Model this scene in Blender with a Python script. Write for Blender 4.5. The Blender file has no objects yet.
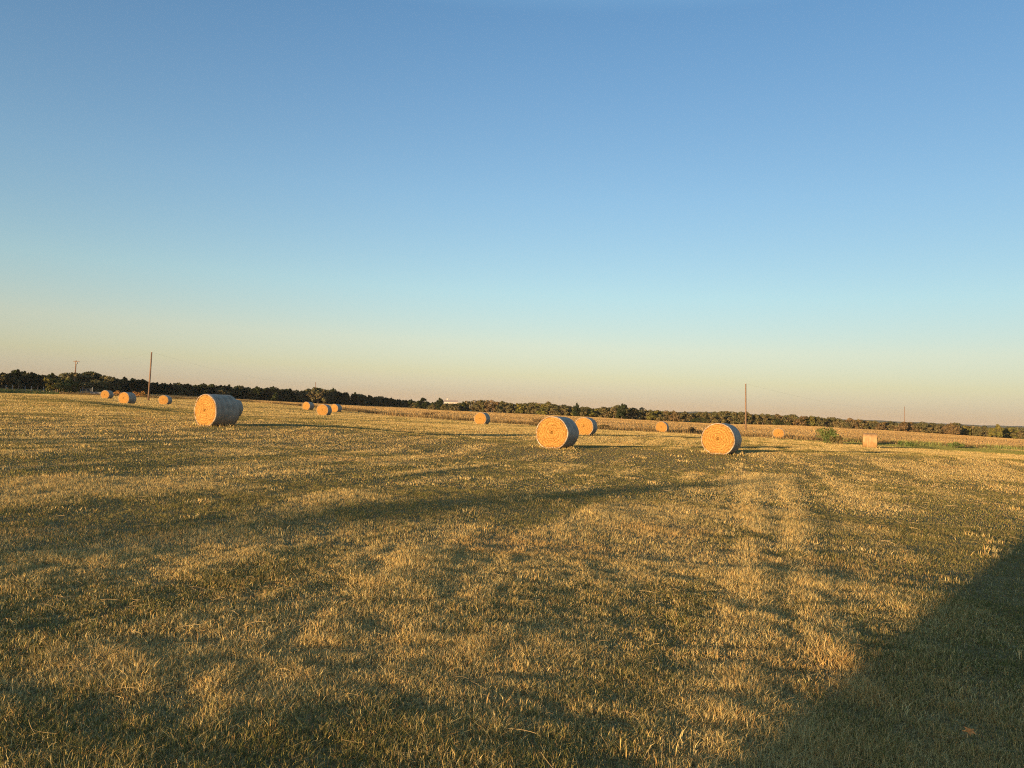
import bpy, bmesh, math, random
import numpy as np
from mathutils import Vector, Matrix

# ------------------------------------------------------------------ camera, sky, sun, exposure
scene = bpy.context.scene
COL = scene.collection
FPX, ROLL, PITCH, CAMH = 773.0, math.radians(2.6), math.atan(26 / 773.0), 1.65
_f = np.array([0, math.cos(PITCH), math.sin(PITCH)]); _r0 = np.array([1.0, 0, 0]); _u0 = np.cross(_r0, _f)
_r = _r0 * math.cos(ROLL) + _u0 * math.sin(ROLL); _u = _u0 * math.cos(ROLL) - _r0 * math.sin(ROLL)
CAM = np.array([0, 0, CAMH])
cd = bpy.data.cameras.new('camera'); cam = bpy.data.objects.new('camera', cd); COL.objects.link(cam)
cam.matrix_world = Matrix(((_r[0], _u[0], -_f[0], 0), (_r[1], _u[1], -_f[1], 0), (_r[2], _u[2], -_f[2], CAMH), (0, 0, 0, 1)))
cd.sensor_width = 36.0; cd.sensor_fit = 'HORIZONTAL'; cd.lens = 36.0 * FPX / 1024
cd.clip_start = 0.05; cd.clip_end = 20000
scene.camera = cam

HAZE = 0.00005
SUN_EL, SUN_AZ = math.radians(3.0), math.radians(39.2)          # light travels forward and 38 degrees to the right
SD = np.array([math.sin(SUN_AZ), math.cos(SUN_AZ)])           # horizontal direction of travel
SN = np.array([math.cos(SUN_AZ), -math.sin(SUN_AZ)])          # to the right of it
sl = bpy.data.lights.new('sun', 'SUN'); sl.energy = 2.5; sl.angle = math.radians(0.5); sl.color = (1.0, 0.675, 0.335)
so = bpy.data.objects.new('sun', sl); COL.objects.link(so)
so.rotation_euler = Vector((SD[0] * math.cos(SUN_EL), SD[1] * math.cos(SUN_EL), -math.sin(SUN_EL))).to_track_quat('-Z', 'Y').to_euler()

world = bpy.data.worlds.new('World'); scene.world = world; world.use_nodes = True
wn, wl = world.node_tree.nodes, world.node_tree.links
wn.clear()
wo = wn.new('ShaderNodeOutputWorld'); bg = wn.new('ShaderNodeBackground'); sky = wn.new('ShaderNodeTexSky')
sky.sky_type = 'NISHITA'; sky.sun_disc = False; sky.sun_elevation = SUN_EL; sky.sun_rotation = SUN_AZ + math.pi
sky.altitude = 200; sky.air_density = 0.8; sky.dust_density = 0.3; sky.ozone_density = 2.0
bg.inputs['Strength'].default_value = 0.15
# sky tint by height: dusty rose horizon band, unseen zenith kept bright as added fill
wt = wn.new('ShaderNodeTexCoord'); ws = wn.new('ShaderNodeSeparateXYZ'); wr = wn.new('ShaderNodeValToRGB'); wm = wn.new('ShaderNodeMix')
wm.data_type = 'RGBA'; wm.blend_type = 'MULTIPLY'; wm.inputs[0].default_value = 1.0
SKYTINT = [(0.0, (.285, .262, .49)), (.022, (.33, .297, .455)), (.045, (.42, .340, .345)), (.084, (.54, .402, .35)), (.15, (.555, .472, .405)), (.266, (.530, .491, .456)), (.373, (.485, .481, .472)), (.463, (.435, .468, .480)), (.60, (1.0, .92, .76))]
while len(wr.color_ramp.elements) < len(SKYTINT): wr.color_ramp.elements.new(0.5)
for e_, (p_, c_) in zip(wr.color_ramp.elements, SKYTINT): e_.position = p_; e_.color = (*c_, 1)
wl.new(wt.outputs['Generated'], ws.inputs[0]); wl.new(ws.outputs[2], wr.inputs[0]); wl.new(sky.outputs[0], wm.inputs[6]); wl.new(wr.outputs[0], wm.inputs[7])
# a little deeper straight opposite the sun
wd_ = wn.new('ShaderNodeVectorMath'); wd_.operation = 'DOT_PRODUCT'; wd_.inputs[1].default_value = (SD[0], SD[1], 0); wl.new(wt.outputs['Generated'], wd_.inputs[0])
wa = wn.new('ShaderNodeMapRange'); wa.interpolation_type = 'LINEAR'; wa.inputs[1].default_value = .3; wa.inputs[2].default_value = 1.0; wl.new(wd_.outputs['Value'], wa.inputs[0])
wp = wn.new('ShaderNodeMath'); wp.operation = 'POWER'; wp.inputs[1].default_value = 3.0; wl.new(wa.outputs[0], wp.inputs[0])
wq = wn.new('ShaderNodeMath'); wq.operation = 'MULTIPLY_ADD'; wq.inputs[1].default_value = -.25; wq.inputs[2].default_value = 1.0; wl.new(wp.outputs[0], wq.inputs[0])
wv = wn.new('ShaderNodeVectorMath'); wv.operation = 'SCALE'; wl.new(wm.outputs[2], wv.inputs[0]); wl.new(wq.outputs[0], wv.inputs['Scale'])
wl.new(wv.outputs[0], bg.inputs[0]); wl.new(bg.outputs[0], wo.inputs[0])

scene.view_settings.view_transform = 'Standard'; scene.view_settings.look = 'None'
scene.view_settings.gamma = 1.0; scene.view_settings.use_curve_mapping = False
scene.view_settings.exposure = 2.5
scene.render.engine = 'CYCLES'
scene.cycles.max_bounces = 6; scene.cycles.diffuse_bounces = 5; scene.cycles.transparent_max_bounces = 4
scene.cycles.use_denoising = False
scene.cycles.pixel_filter_type = 'BLACKMAN_HARRIS'; scene.cycles.filter_width = 1.15

# ------------------------------------------------------------------ helpers
rng = np.random.default_rng(7)
random.seed(7)

def at(px, py, d):
    """World point seen at a picture position, d metres along the view."""
    return CAM + d * (_f + _r * (px - 512) / FPX - _u * (py - 384) / FPX)

def _hash(i, j, s):
    n = (i.astype(np.int64) * 374761393 + j.astype(np.int64) * 668265263 + s * 1274126177) & 0x7fffffff
    n = ((n ^ (n >> 13)) * 1274126177) & 0x7fffffff
    n = (n ^ (n >> 16)) & 0xffffff
    return n / float(0xffffff)

def noise(x, y, scale, seed=0):
    """Smooth value noise, 0..1."""
    x = np.asarray(x, float) / scale; y = np.asarray(y, float) / scale
    i = np.floor(x); j = np.floor(y); a = x - i; b = y - j
    a = a * a * a * (a * (a * 6 - 15) + 10); b = b * b * b * (b * (b * 6 - 15) + 10)
    i = i.astype(np.int64); j = j.astype(np.int64)
    return ((_hash(i, j, seed) * (1 - a) + _hash(i + 1, j, seed) * a) * (1 - b) +
            (_hash(i, j + 1, seed) * (1 - a) + _hash(i + 1, j + 1, seed) * a) * b)

def fbm(x, y, scale, seed=0, n=3):
    s = 0; w = 0
    for k in range(n):
        s = s + noise(x + 17.3 * k, y - 9.1 * k, scale / 2 ** k, seed + k) * 0.5 ** k; w += 0.5 ** k
    return s / w

def sstep(a, b, x):
    t = np.clip((x - a) / (b - a), 0, 1); return t * t * (3 - 2 * t)

def tag(o, label=None, cat=None, group=None, kind=None):
    if label: o['label'] = label
    if cat: o['category'] = cat
    if group: o['group'] = group
    if kind: o['kind'] = kind
    return o

def empty(name, loc, rz=0):
    o = bpy.data.objects.new(name, None); COL.objects.link(o); o.location = loc; o.rotation_euler = (0, 0, rz)
    o.empty_display_size = 0.3
    return o

def mesh_np(name, V, T, mats, parent=None, colors=None, smooth=False, mi=None):
    """One mesh object from numpy vertices and triangles (or quads)."""
    V = np.ascontiguousarray(V, np.float32); T = np.ascontiguousarray(T, np.int32)
    k = T.shape[1]
    me = bpy.data.meshes.new(name)
    me.vertices.add(len(V)); me.vertices.foreach_set('co', V.ravel())
    me.loops.add(T.size); me.loops.foreach_set('vertex_index', T.ravel())
    me.polygons.add(len(T)); me.polygons.foreach_set('loop_start', np.arange(0, T.size, k, dtype=np.int32))
    if mi is not None: me.polygons.foreach_set('material_index', np.ascontiguousarray(mi, np.int32))
    me.polygons.foreach_set('use_smooth', np.full(len(T), smooth, bool))
    if colors is not None:
        at_ = me.color_attributes.new('tint', 'FLOAT_COLOR', 'POINT')
        c = np.ones((len(V), 4), np.float32); c[:, :3] = colors
        at_.data.foreach_set('color', c.ravel())
    me.update(calc_edges=True)
    for m in (mats if isinstance(mats, (list, tuple)) else [mats]): me.materials.append(m)
    o = bpy.data.objects.new(name, me); COL.objects.link(o)
    if parent: o.parent = parent
    return o

class MB:
    """Collects boxes and tubes into one mesh object."""
    def __init__(s): s.bm = bmesh.new()
    def box(s, c, size, rot=None, bevel=0.0):
        r = bmesh.ops.create_cube(s.bm, size=1.0)
        M = Matrix.Translation(Vector(c)) @ (rot.to_4x4() if rot else Matrix.Identity(4)) @ Matrix.Diagonal((*size, 1))
        bmesh.ops.transform(s.bm, matrix=M, verts=r['verts'])
        if bevel:
            es = list({e for v in r['verts'] for e in v.link_edges})
            bmesh.ops.bevel(s.bm, geom=es, offset=bevel, segments=1, affect='EDGES')
        return s
    def tube(s, pts, radii, n=8, cap=True):
        rings = []
        pts = [Vector(p) for p in pts]
        for i, p in enumerate(pts):
            d = (pts[min(i + 1, len(pts) - 1)] - pts[max(i - 1, 0)]).normalized()
            a = d.orthogonal().normalized() if i == 0 else (a - d * a.dot(d)).normalized()
            b = d.cross(a)
            rad = radii[i] if isinstance(radii, (list, tuple)) else radii
            rings.append([s.bm.verts.new(p + (a * math.cos(t) + b * math.sin(t)) * rad) for t in [2 * math.pi * q / n for q in range(n)]])
        for A, B in zip(rings, rings[1:]):
            for q in range(n): s.bm.faces.new((A[q], A[(q + 1) % n], B[(q + 1) % n], B[q]))
        if cap:
            s.bm.faces.new(rings[0][::-1]); s.bm.faces.new(rings[-1])
        return s
    def poly(s, pts):
        s.bm.faces.new([s.bm.verts.new(p) for p in pts]); return s
    def build(s, name, mat, parent=None, smooth=False):
        bmesh.ops.recalc_face_normals(s.bm, faces=s.bm.faces)
        me = bpy.data.meshes.new(name); s.bm.to_mesh(me); s.bm.free()
        me.materials.append(mat)
        for p in me.polygons: p.use_smooth = smooth
        o = bpy.data.objects.new(name, me); COL.objects.link(o)
        if parent: o.parent = parent
        return o

# ------------------------------------------------------------------ materials
def mat(name, rough=0.85, spec=0.2):
    m = bpy.data.materials.new(name); m.use_nodes = True
    b = m.node_tree.nodes['Principled BSDF']
    b.inputs['Roughness'].default_value = rough; b.inputs['Specular IOR Level'].default_value = spec
    return m, m.node_tree.nodes, m.node_tree.links, b

def ramp(n, stops):
    r = n.new('ShaderNodeValToRGB'); e = r.color_ramp.elements
    while len(e) < len(stops): e.new(0.5)
    for x, (p, c) in zip(e, stops): x.position = p; x.color = (*c, 1)
    return r

def noisy(name, stops, scale, rough=0.85, spec=0.2, coord='Object', detail=4, bump=0.0, bscale=None, metallic=0.0):
    m, n, l, b = mat(name, rough, spec)
    tc = n.new('ShaderNodeTexCoord'); t = n.new('ShaderNodeTexNoise')
    t.inputs['Scale'].default_value = scale; t.inputs['Detail'].default_value = detail
    l.new(tc.outputs[coord], t.inputs['Vector'])
    r = ramp(n, stops); l.new(t.outputs['Fac'], r.inputs[0]); l.new(r.outputs[0], b.inputs['Base Color'])
    b.inputs['Metallic'].default_value = metallic
    if bump:
        t2 = n.new('ShaderNodeTexNoise'); t2.inputs['Scale'].default_value = bscale or scale * 3; t2.inputs['Detail'].default_value = 4
        l.new(tc.outputs[coord], t2.inputs['Vector'])
        bp = n.new('ShaderNodeBump'); bp.inputs['Strength'].default_value = bump; bp.inputs['Distance'].default_value = 0.05
        l.new(t2.outputs['Fac'], bp.inputs['Height']); l.new(bp.outputs[0], b.inputs['Normal'])
    return m

def tinted(name, trans=0.35):
    """Colour from each blade's or leaf's own tint; thin, so some light comes through."""
    m = bpy.data.materials.new(name); m.use_nodes = True; n = m.node_tree.nodes; l = m.node_tree.links; n.clear()
    a = n.new('ShaderNodeAttribute'); a.attribute_name = 'tint'
    d = n.new('ShaderNodeBsdfDiffuse'); t = n.new('ShaderNodeBsdfTranslucent'); x = n.new('ShaderNodeMixShader'); o = n.new('ShaderNodeOutputMaterial')
    x.inputs[0].default_value = trans
    l.new(a.outputs['Color'], d.inputs[0]); l.new(a.outputs['Color'], t.inputs[0]); l.new(d.outputs[0], x.inputs[1]); l.new(t.outputs[0], x.inputs[2]); l.new(x.outputs[0], o.inputs[0])
    return m

M = {}
M['grass'] = tinted('grass_blades', 0.28)
M['leaf'] = tinted('foliage', 0.2)
M['ground'] = noisy('thatch_soil', [(0.35, (0.11, 0.080, 0.040)), (0.5, (0.21, 0.155, 0.072)), (0.65, (0.33, 0.25, 0.12))], 26, 0.95, 0.05, detail=8, bump=0.9, bscale=60)
M['bark'] = noisy('bark', [(0.3, (0.06, 0.045, 0.032)), (0.7, (0.14, 0.11, 0.085))], 6, 0.95, 0.05)
M['pole'] = noisy('weathered_pole_wood', [(0.3, (0.11, 0.070, 0.048)), (0.7, (0.18, 0.115, 0.078))], 4, 0.9, 0.1)
M['metal'] = noisy('galvanised_metal', [(0.3, (0.22, 0.23, 0.24)), (0.7, (0.36, 0.37, 0.38))], 5, 0.55, 0.4, metallic=0.5)
M['dull'] = noisy('dull_grey_steel', [(0.3, (0.09, 0.095, 0.10)), (0.7, (0.16, 0.165, 0.17))], 5, 0.7, 0.2)
M['wire'] = noisy('dark_wire', [(0.3, (0.05, 0.05, 0.05)), (0.7, (0.09, 0.09, 0.09))], 5, 0.6, 0.3)
M['white_wall'] = noisy('cream_siding', [(0.3, (0.36, 0.31, 0.27)), (0.7, (0.44, 0.39, 0.34))], 1.5, 0.8, 0.2)
M['roof'] = noisy('pale_roofing', [(0.3, (0.26, 0.21, 0.18)), (0.7, (0.34, 0.28, 0.24))], 2, 0.85, 0.15)
M['glass'] = noisy('dark_window_glass', [(0.3, (0.03, 0.035, 0.04)), (0.7, (0.06, 0.065, 0.07))], 1, 0.1, 0.5)
M['barn'] = noisy('weathered_barn_boards', [(0.3, (0.20, 0.15, 0.11)), (0.7, (0.32, 0.25, 0.19))], 1.3, 0.9, 0.1, bump=0.3)
M['tin'] = noisy('corrugated_tin', [(0.3, (0.30, 0.28, 0.26)), (0.7, (0.45, 0.43, 0.40))], 1.1, 0.5, 0.4, metallic=0.4)
M['hill'] = noisy('wooded_hill', [(0.35, (0.045, 0.05, 0.03)), (0.65, (0.09, 0.085, 0.05))], 0.03, 0.95, 0.05, detail=6)
M['dead_leaf'] = noisy('orange_dead_leaf', [(0.3, (0.85, 0.36, 0.10)), (0.7, (0.92, 0.47, 0.16))], 40, 0.7, 0.2)

def straw_material():
    m, n, l, b = mat('rolled_straw', 0.9, 0.1)
    tc = n.new('ShaderNodeTexCoord'); oi = n.new('ShaderNodeObjectInfo')
    add = n.new('ShaderNodeVectorMath'); add.operation = 'ADD'
    sc = n.new('ShaderNodeVectorMath'); sc.operation = 'SCALE'; sc.inputs['Scale'].default_value = 23.0
    cmb = n.new('ShaderNodeCombineXYZ'); l.new(oi.outputs['Random'], cmb.inputs[1]); l.new(cmb.outputs[0], sc.inputs[0])
    l.new(tc.outputs['Object'], add.inputs[0]); l.new(sc.outputs[0], add.inputs[1])
    # radius and angle make the rolled spiral
    sep = n.new('ShaderNodeSeparateXYZ'); l.new(tc.outputs['Object'], sep.inputs[0])
    def mt(op, a, b_=None):
        q = n.new('ShaderNodeMath'); q.operation = op
        for k, v in enumerate((a, b_)):
            if v is None: continue
            if isinstance(v, (int, float)): q.inputs[k].default_value = v
            else: l.new(v, q.inputs[k])
        return q.outputs[0]
    zc = mt('SUBTRACT', sep.outputs[2], 0.75)
    rad = mt('SQRT', mt('ADD', mt('POWER', mt('ABSOLUTE', sep.outputs[0]), 2.0), mt('POWER', mt('ABSOLUTE', zc), 2.0)))
    ang = mt('ARCTAN2', zc, sep.outputs[0])
    nz = n.new('ShaderNodeTexNoise'); nz.inputs['Scale'].default_value = 7; nz.inputs['Detail'].default_value = 5
    l.new(add.outputs[0], nz.inputs['Vector'])
    ph = mt('ADD', mt('ADD', mt('MULTIPLY', rad, 58.0), ang), mt('MULTIPLY', nz.outputs['Fac'], 16.0))
    wv = mt('ADD', mt('MULTIPLY', mt('SINE', ph), 0.5), 0.5)
    n2 = n.new('ShaderNodeTexNoise'); n2.inputs['Scale'].default_value = 26; n2.inputs['Detail'].default_value = 6
    l.new(add.outputs[0], n2.inputs['Vector'])
    fac = mt('ADD', mt('MULTIPLY', wv, 0.19), mt('MULTIPLY', n2.outputs['Fac'], 0.81))
    r = ramp(n, [(0.25, (0.085, 0.038, 0.010)), (0.40, (0.185, 0.090, 0.022)), (0.56, (0.275, 0.145, 0.038)), (0.70, (0.36, 0.215, 0.070)), (0.85, (0.46, 0.31, 0.13))])
    l.new(fac, r.inputs[0]); l.new(r.outputs[0], b.inputs['Base Color'])
    bp = n.new('ShaderNodeBump'); bp.inputs['Strength'].default_value = 0.7; bp.inputs['Distance'].default_value = 0.03
    l.new(fac, bp.inputs['Height']); l.new(bp.outputs[0], b.inputs['Normal'])
    return m
M['straw'] = straw_material()

def wrap_material(name, stops):
    m, n, l, b = mat(name, 0.65, 0.25)
    tc = n.new('ShaderNodeTexCoord'); oi = n.new('ShaderNodeObjectInfo')
    add = n.new('ShaderNodeVectorMath'); add.operation = 'ADD'; cm = n.new('ShaderNodeCombineXYZ'); mu = n.new('ShaderNodeMath'); mu.operation = 'MULTIPLY'; mu.inputs[1].default_value = 31
    l.new(oi.outputs['Random'], mu.inputs[0]); l.new(mu.outputs[0], cm.inputs[1]); l.new(tc.outputs['Object'], add.inputs[0]); l.new(cm.outputs[0], add.inputs[1])
    def nz(sc3, s, det):
        mp = n.new('ShaderNodeMapping'); mp.inputs['Scale'].default_value = sc3; l.new(add.outputs[0], mp.inputs[0])
        t = n.new('ShaderNodeTexNoise'); t.inputs['Scale'].default_value = s; t.inputs['Detail'].default_value = det; l.new(mp.outputs[0], t.inputs['Vector']); return t.outputs['Fac']
    bands, blot, fine = nz((.5, 9, .5), 1.6, 3), nz((1, 1, 1), 3.0, 5), nz((1, 2.5, 1), 28, 3)
    def mx(a, b_, f):
        q = n.new('ShaderNodeMix'); q.data_type = 'FLOAT'; q.inputs[0].default_value = f; l.new(a, q.inputs[2]); l.new(b_, q.inputs[3]); return q.outputs[0]
    fac = mx(mx(bands, blot, .45), fine, .38)
    r = ramp(n, stops); l.new(fac, r.inputs[0]); l.new(r.outputs[0], b.inputs['Base Color'])
    bp = n.new('ShaderNodeBump'); bp.inputs['Strength'].default_value = 0.6; bp.inputs['Distance'].default_value = 0.02
    l.new(fac, bp.inputs['Height']); l.new(bp.outputs[0], b.inputs['Normal'])
    return m
M['wrap'] = wrap_material('net_wrap_over_straw', [(0.36, (0.15, 0.115, 0.085)), (0.48, (0.26, 0.205, 0.155)), (0.60, (0.38, 0.31, 0.24))])
M['wrap_sunlit'] = wrap_material('sunlit_net_over_straw', [(0.36, (0.15, 0.082, 0.032)), (0.48, (0.24, 0.140, 0.058)), (0.60, (0.33, 0.21, 0.10))])  # same net wrap with the warm low sunlight put into its colour

# ------------------------------------------------------------------ terrain
BALES = {  # picture column, top row, bottom row
    'A': (106.8, 390, 398.7), 'B': (127, 391.8, 403.9), 'C': (165, 395, 404.8), 'D': (216, 393.7, 426.5), 'E': (230.5, 398.6, 416),
    'F': (308, 402, 410), 'G': (324, 403.9, 415.6), 'H': (336, 403.9, 412.4), 'I': (482, 412, 424.5), 'J': (556.7, 415.7, 449),
    'K': (585.5, 416.6, 435.4), 'L': (662, 421.2, 432.5), 'M': (721, 422.3, 454.4), 'N': (778.5, 427.8, 438.4), 'O': (869.7, 433, 447.8)}
BDEPTH = {k: FPX * 1.5 / (b - t) for k, (x, t, b) in BALES.items()}
BDEPTH['F'] = 136.0
ctrl = [at(x, b, BDEPTH[k]) for k, (x, t, b) in BALES.items()]
for px, py, d in [(148, 400.5, 145), (74, 391.8, 215), (746, 430, 151), (30, 390, 205), (0, 393.5, 165), (90, 395.5, 166), (200, 397, 240), (300, 403.4, 276), (600, 418, 250), (700, 424, 255), (800, 426, 250),
                  (1000, 439, 276), (880, 431, 260), (1000, 448, 130), (512, 413.5, 310), (450, 411.5, 300), (400, 407.5, 330)]:
    ctrl.append(at(px, py, d))
for p in [(0, 0, 0), (0, 4, 0), (-6, 6, 0.04), (6, 6, -0.03), (0, 14, 0), (-10, 14, .08), (10, 14, -.08), (0, -15, 0), (-40, -40, 0.3), (40, -40, -0.3), (-80, 0, .6), (80, 0, -.8),
          (-150, 100, 1.2), (170, 100, -1.6), (0, -150, 0), (-300, 300, 2.0), (300, 300, -2.5), (-350, 700, 0), (0, 700, -1.5), (400, 700, -4.5), (-300, -300, 0), (300, -300, 0), (-60, 460, 0.2), (120, 450, -0.5)]:
    ctrl.append(np.array(p, float))
ctrl = np.array(ctrl)
def _tps(X, Y):
    d2 = (X[:, None] - ctrl[None, :, 0]) ** 2 + (Y[:, None] - ctrl[None, :, 1]) ** 2 + 1e-9
    return 0.5 * d2 * np.log(d2) / 1e4
TERR = np.array([(-110, 140), (-75, 108), (-57, 89), (-36, 64), (-19, 46), (-8, 39), (1, 36.5), (14, 40), (32, 48), (60, 62)], float)
def seg_dist(x, y, L):
    best = np.full(x.shape, 1e9); side = np.zeros(x.shape)
    for (ax, ay), (bx, by) in zip(L, L[1:]):
        dx, dy = bx - ax, by - ay; t = np.clip(((x - ax) * dx + (y - ay) * dy) / (dx * dx + dy * dy), 0, 1)
        d = np.hypot(x - ax - t * dx, y - ay - t * dy); best = np.minimum(best, d)
    return best
MOW = math.radians(17.5)                                      # the mower's swaths run this way
def swath(x, y):
    return x * math.cos(MOW) - y * math.sin(MOW), x * math.sin(MOW) + y * math.cos(MOW)

def detail(X, Y):
    rr = np.hypot(X, Y); fade = sstep(700, 250, rr); u, v = swath(X, Y)
    b = fade * (0.035 * (noise(X, Y, 9.0, 3) - .5) + 0.012 * (noise(X, Y, 3.6, 5) - .5) + 0.016 * (noise(u * 2.6, v * 0.35, 3.0, 9) - .5))
    return b + 0.32 * np.exp(-(seg_dist(X, Y, TERR) / 6.0) ** 2) * sstep(120, 70, np.hypot(X + 10, Y - 40))
_n = len(ctrl)
_A = np.zeros((_n + 3, _n + 3)); _A[:_n, :_n] = _tps(ctrl[:, 0], ctrl[:, 1]) + np.eye(_n) * 0.0006
_P = np.c_[np.ones(_n), ctrl[:, 0] / 100, ctrl[:, 1] / 100]; _A[:_n, _n:] = _P; _A[_n:, :_n] = _P.T
_w = np.linalg.solve(_A, np.r_[ctrl[:, 2] - detail(ctrl[:, 0], ctrl[:, 1]), 0, 0, 0])

def terrain(x, y):
    x = np.asarray(x, float); y = np.asarray(y, float); sh = x.shape
    x = x.ravel(); y = y.ravel(); z = np.empty(len(x))
    for i in range(0, len(x), 200000):
        X = x[i:i + 200000]; Y = y[i:i + 200000]
        rr = np.hypot(X, Y); k = np.minimum(1, 700 / np.maximum(rr, 1e-6)); xc = X * k; yc = Y * k
        b = _tps(xc, yc) @ _w[:_n] + _w[_n] + _w[_n + 1] * xc / 100 + _w[_n + 2] * yc / 100
        b = b * np.clip(1.6 - rr / 1400, 0, 1) - 3.0 * np.clip((rr - 840) / 1400, 0, 1)
        b += detail(X, Y)
        z[i:i + 200000] = b
    return z.reshape(sh)

def tz(x, y): return float(terrain(np.array([x]), np.array([y]))[0])

def axis(fine, near, ratio, far):
    a = list(np.arange(0, near, fine)); s = fine
    while a[-1] < far: s *= ratio; a.append(a[-1] + s)
    return np.array(a)
ax = axis(0.45, 30, 1.035, 5200); gx = np.r_[-ax[:0:-1], ax]
ay = axis(0.45, 48, 1.035, 5200); by_ = axis(0.9, 12, 1.06, 3000); gy = np.r_[-by_[:0:-1], ay]
GX, GY = np.meshgrid(gx, gy); GZ = terrain(GX, GY)
nx, ny = len(gx), len(gy); idx = np.arange(nx * ny).reshape(ny, nx)
Q = np.stack([idx[:-1, :-1], idx[:-1, 1:], idx[1:, 1:], idx[1:, :-1]], -1).reshape(-1, 4)
g = mesh_np('ground', np.stack([GX, GY, GZ], -1).reshape(-1, 3), Q, M['ground'], smooth=True); tag(g, 'dry thatchy soil of the mown hay field', 'ground', kind='structure')

# far low ridge, right of the picture
def ridge(name, y0, x0, x1, h, seed):
    xs = np.linspace(x0, x1, 160); prof = np.array([0, .55, .9, 1, .8, .4, 0]); ys = np.linspace(0, 420, 7)
    V = []
    for j in range(7):
        z = -4 + (h * (0.55 + 0.7 * fbm(xs, xs * 0, 700, seed)) * sstep(x0, x0 + 500, xs) + 2.2 * noise(xs, xs * 0 + j * 40, 30, seed + 4)) * prof[j]
        V.append(np.c_[xs, y0 + ys[j] + 0 * xs, z])
    V = np.concatenate(V); I = np.arange(len(V)).reshape(7, 160)
    Qd = np.stack([I[:-1, :-1], I[:-1, 1:], I[1:, 1:], I[1:, :-1]], -1).reshape(-1, 4)
    return tag(mesh_np(name, V, Qd, M['hill'], smooth=True), 'low blue wooded ridge on the far horizon', 'hills', kind='structure')
ridge('hills', 2300, 150, 3000, 31, 2)

# ------------------------------------------------------------------ grass
EDGE_T = np.array([(0 - 700, 200), (-300, 175), (0, 172), (100, 172), (150, 168), (250, 185), (400, 130), (500, 112), (600, 98), (700, 104), (800, 107), (900, 112), (1024, 124), (1400, 150)], float)
def edge_depth(x, y):
    return np.interp(512 + FPX * x / np.maximum(y, 1), EDGE_T[:, 0], EDGE_T[:, 1]) + 5 * (noise(x, y, 14, 31) - .5)

STRAWS = np.array([(0.59, 0.43, 0.165), (0.53, 0.365, 0.13), (0.65, 0.50, 0.235), (0.48, 0.29, 0.105), (0.55, 0.44, 0.19)])
GREENS = np.array([(0.18, 0.17, 0.050), (0.145, 0.145, 0.044), (0.23, 0.20, 0.062), (0.29, 0.23, 0.080), (0.22, 0.145, 0.07)])
TRACKS = [np.array([(1.1, 3.6), (2.3, 7.1), (4.2, 13.2), (6.2, 19.5), (9, 28)]), np.array([(2.2, 4.8), (3.4, 9.0), (5.2, 14.0), (7.0, 19.5), (10.2, 28)])]
GREENZ = at(985, 450, 92)
def dryness(x, y):
    u, v = swath(x, y)
    d = 0.42 + 1.0 * (fbm(x, y, 1.7, 41) - .5) + 0.85 * (noise(u * 1.6, v * 0.16, 1.0, 47) - .5) + 0.75 * (fbm(x, y, 9, 53) - .5)
    for T in TRACKS:
        d = d + 0.85 * np.exp(-(seg_dist(x, y, T) / (0.10 + 0.013 * y)) ** 2) * sstep(.15, .45, noise(x, y, 0.7, 59))
    d = d + 0.28 * sstep(15, 48, y) - 0.45 * np.exp(-(seg_dist(x - 3, y - 4, TERR) / 5.5) ** 2) * sstep(0.25, .5, noise(x, y, 6, 33) + .25)
    gz = np.exp(-(((x - GREENZ[0] - 3) / 19) ** 2 + ((y - GREENZ[1] - 16) / 14) ** 2) ** 2)
    return d - 0.95 * gz

def blades(x, y, h, w, lean, colr, segs, bend=0.35, base_dark=1.0):
    n = len(x); z = terrain(x, y)
    a = rng.uniform(0, 2 * np.pi, n); b = rng.uniform(0, 2 * np.pi, n)
    wx, wy = np.cos(a) * w / 2, np.sin(a) * w / 2
    lx, ly = np.cos(b) * lean * h, np.sin(b) * lean * h
    up = h * np.sqrt(np.clip(1 - (lean * .92) ** 2, 0.02, 1))
    P = lambda dx, dy, dz: np.stack([x + dx, y + dy, z + dz], -1)
    if segs == 2:
        mx, my, mz = lx * bend, ly * bend, up * 0.58
        V = np.stack([P(-wx, -wy, -.004), P(wx, wy, -.004), P(mx - wx * .75, my - wy * .75, mz), P(mx + wx * .75, my + wy * .75, mz), P(lx, ly, up)], 1)
        T = np.array([(0, 1, 3), (0, 3, 2), (2, 3, 4)])
    else:
        V = np.stack([P(-wx, -wy, -.01), P(wx, wy, -.01), P(lx, ly, up)], 1); T = np.array([(0, 1, 2)])
    k = V.shape[1]
    tri = (T[None] + (np.arange(n) * k)[:, None, None]).reshape(-1, 3)
    return V.reshape(-1, 3), tri, np.repeat(colr, k, 0)

def blade_colors(x, y, dry, n):
    p = np.clip(0.45 + (dry - 0.5) * 1.7, 0.10, 0.93)
    isdry = rng.random(n) < p
    cs = STRAWS[rng.integers(0, len(STRAWS), n)]; cg = GREENS[rng.integers(0, len(GREENS), n)]
    c = np.where(isdry[:, None], cs, cg)
    red = sstep(0.62, 0.8, fbm(x, y, 2.3, 71))[:, None]                 # rusty patches
    c = c * (1 - red * isdry[:, None] * np.array([0.02, 0.10, 0.16]))
    gz = np.exp(-(((x - GREENZ[0] - 6) / 24) ** 2 + ((y - GREENZ[1] - 14) / 16) ** 2) ** 2)
    gs = rng.random(n) < 1.5 * gz - .15 + .4 * (noise(x, y, 4, 73) - .5)
    c[gs] = np.array((.20, .20, .062))
    return c * rng.uniform(0.68, 1.2, n)[:, None], isdry

def polar(n, r0, r1, half, back=False):
    r = np.sqrt(rng.uniform(r0 * r0, r1 * r1, n)); t = rng.uniform(-half, half, n)
    return r * np.sin(t), r * np.cos(t)

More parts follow.
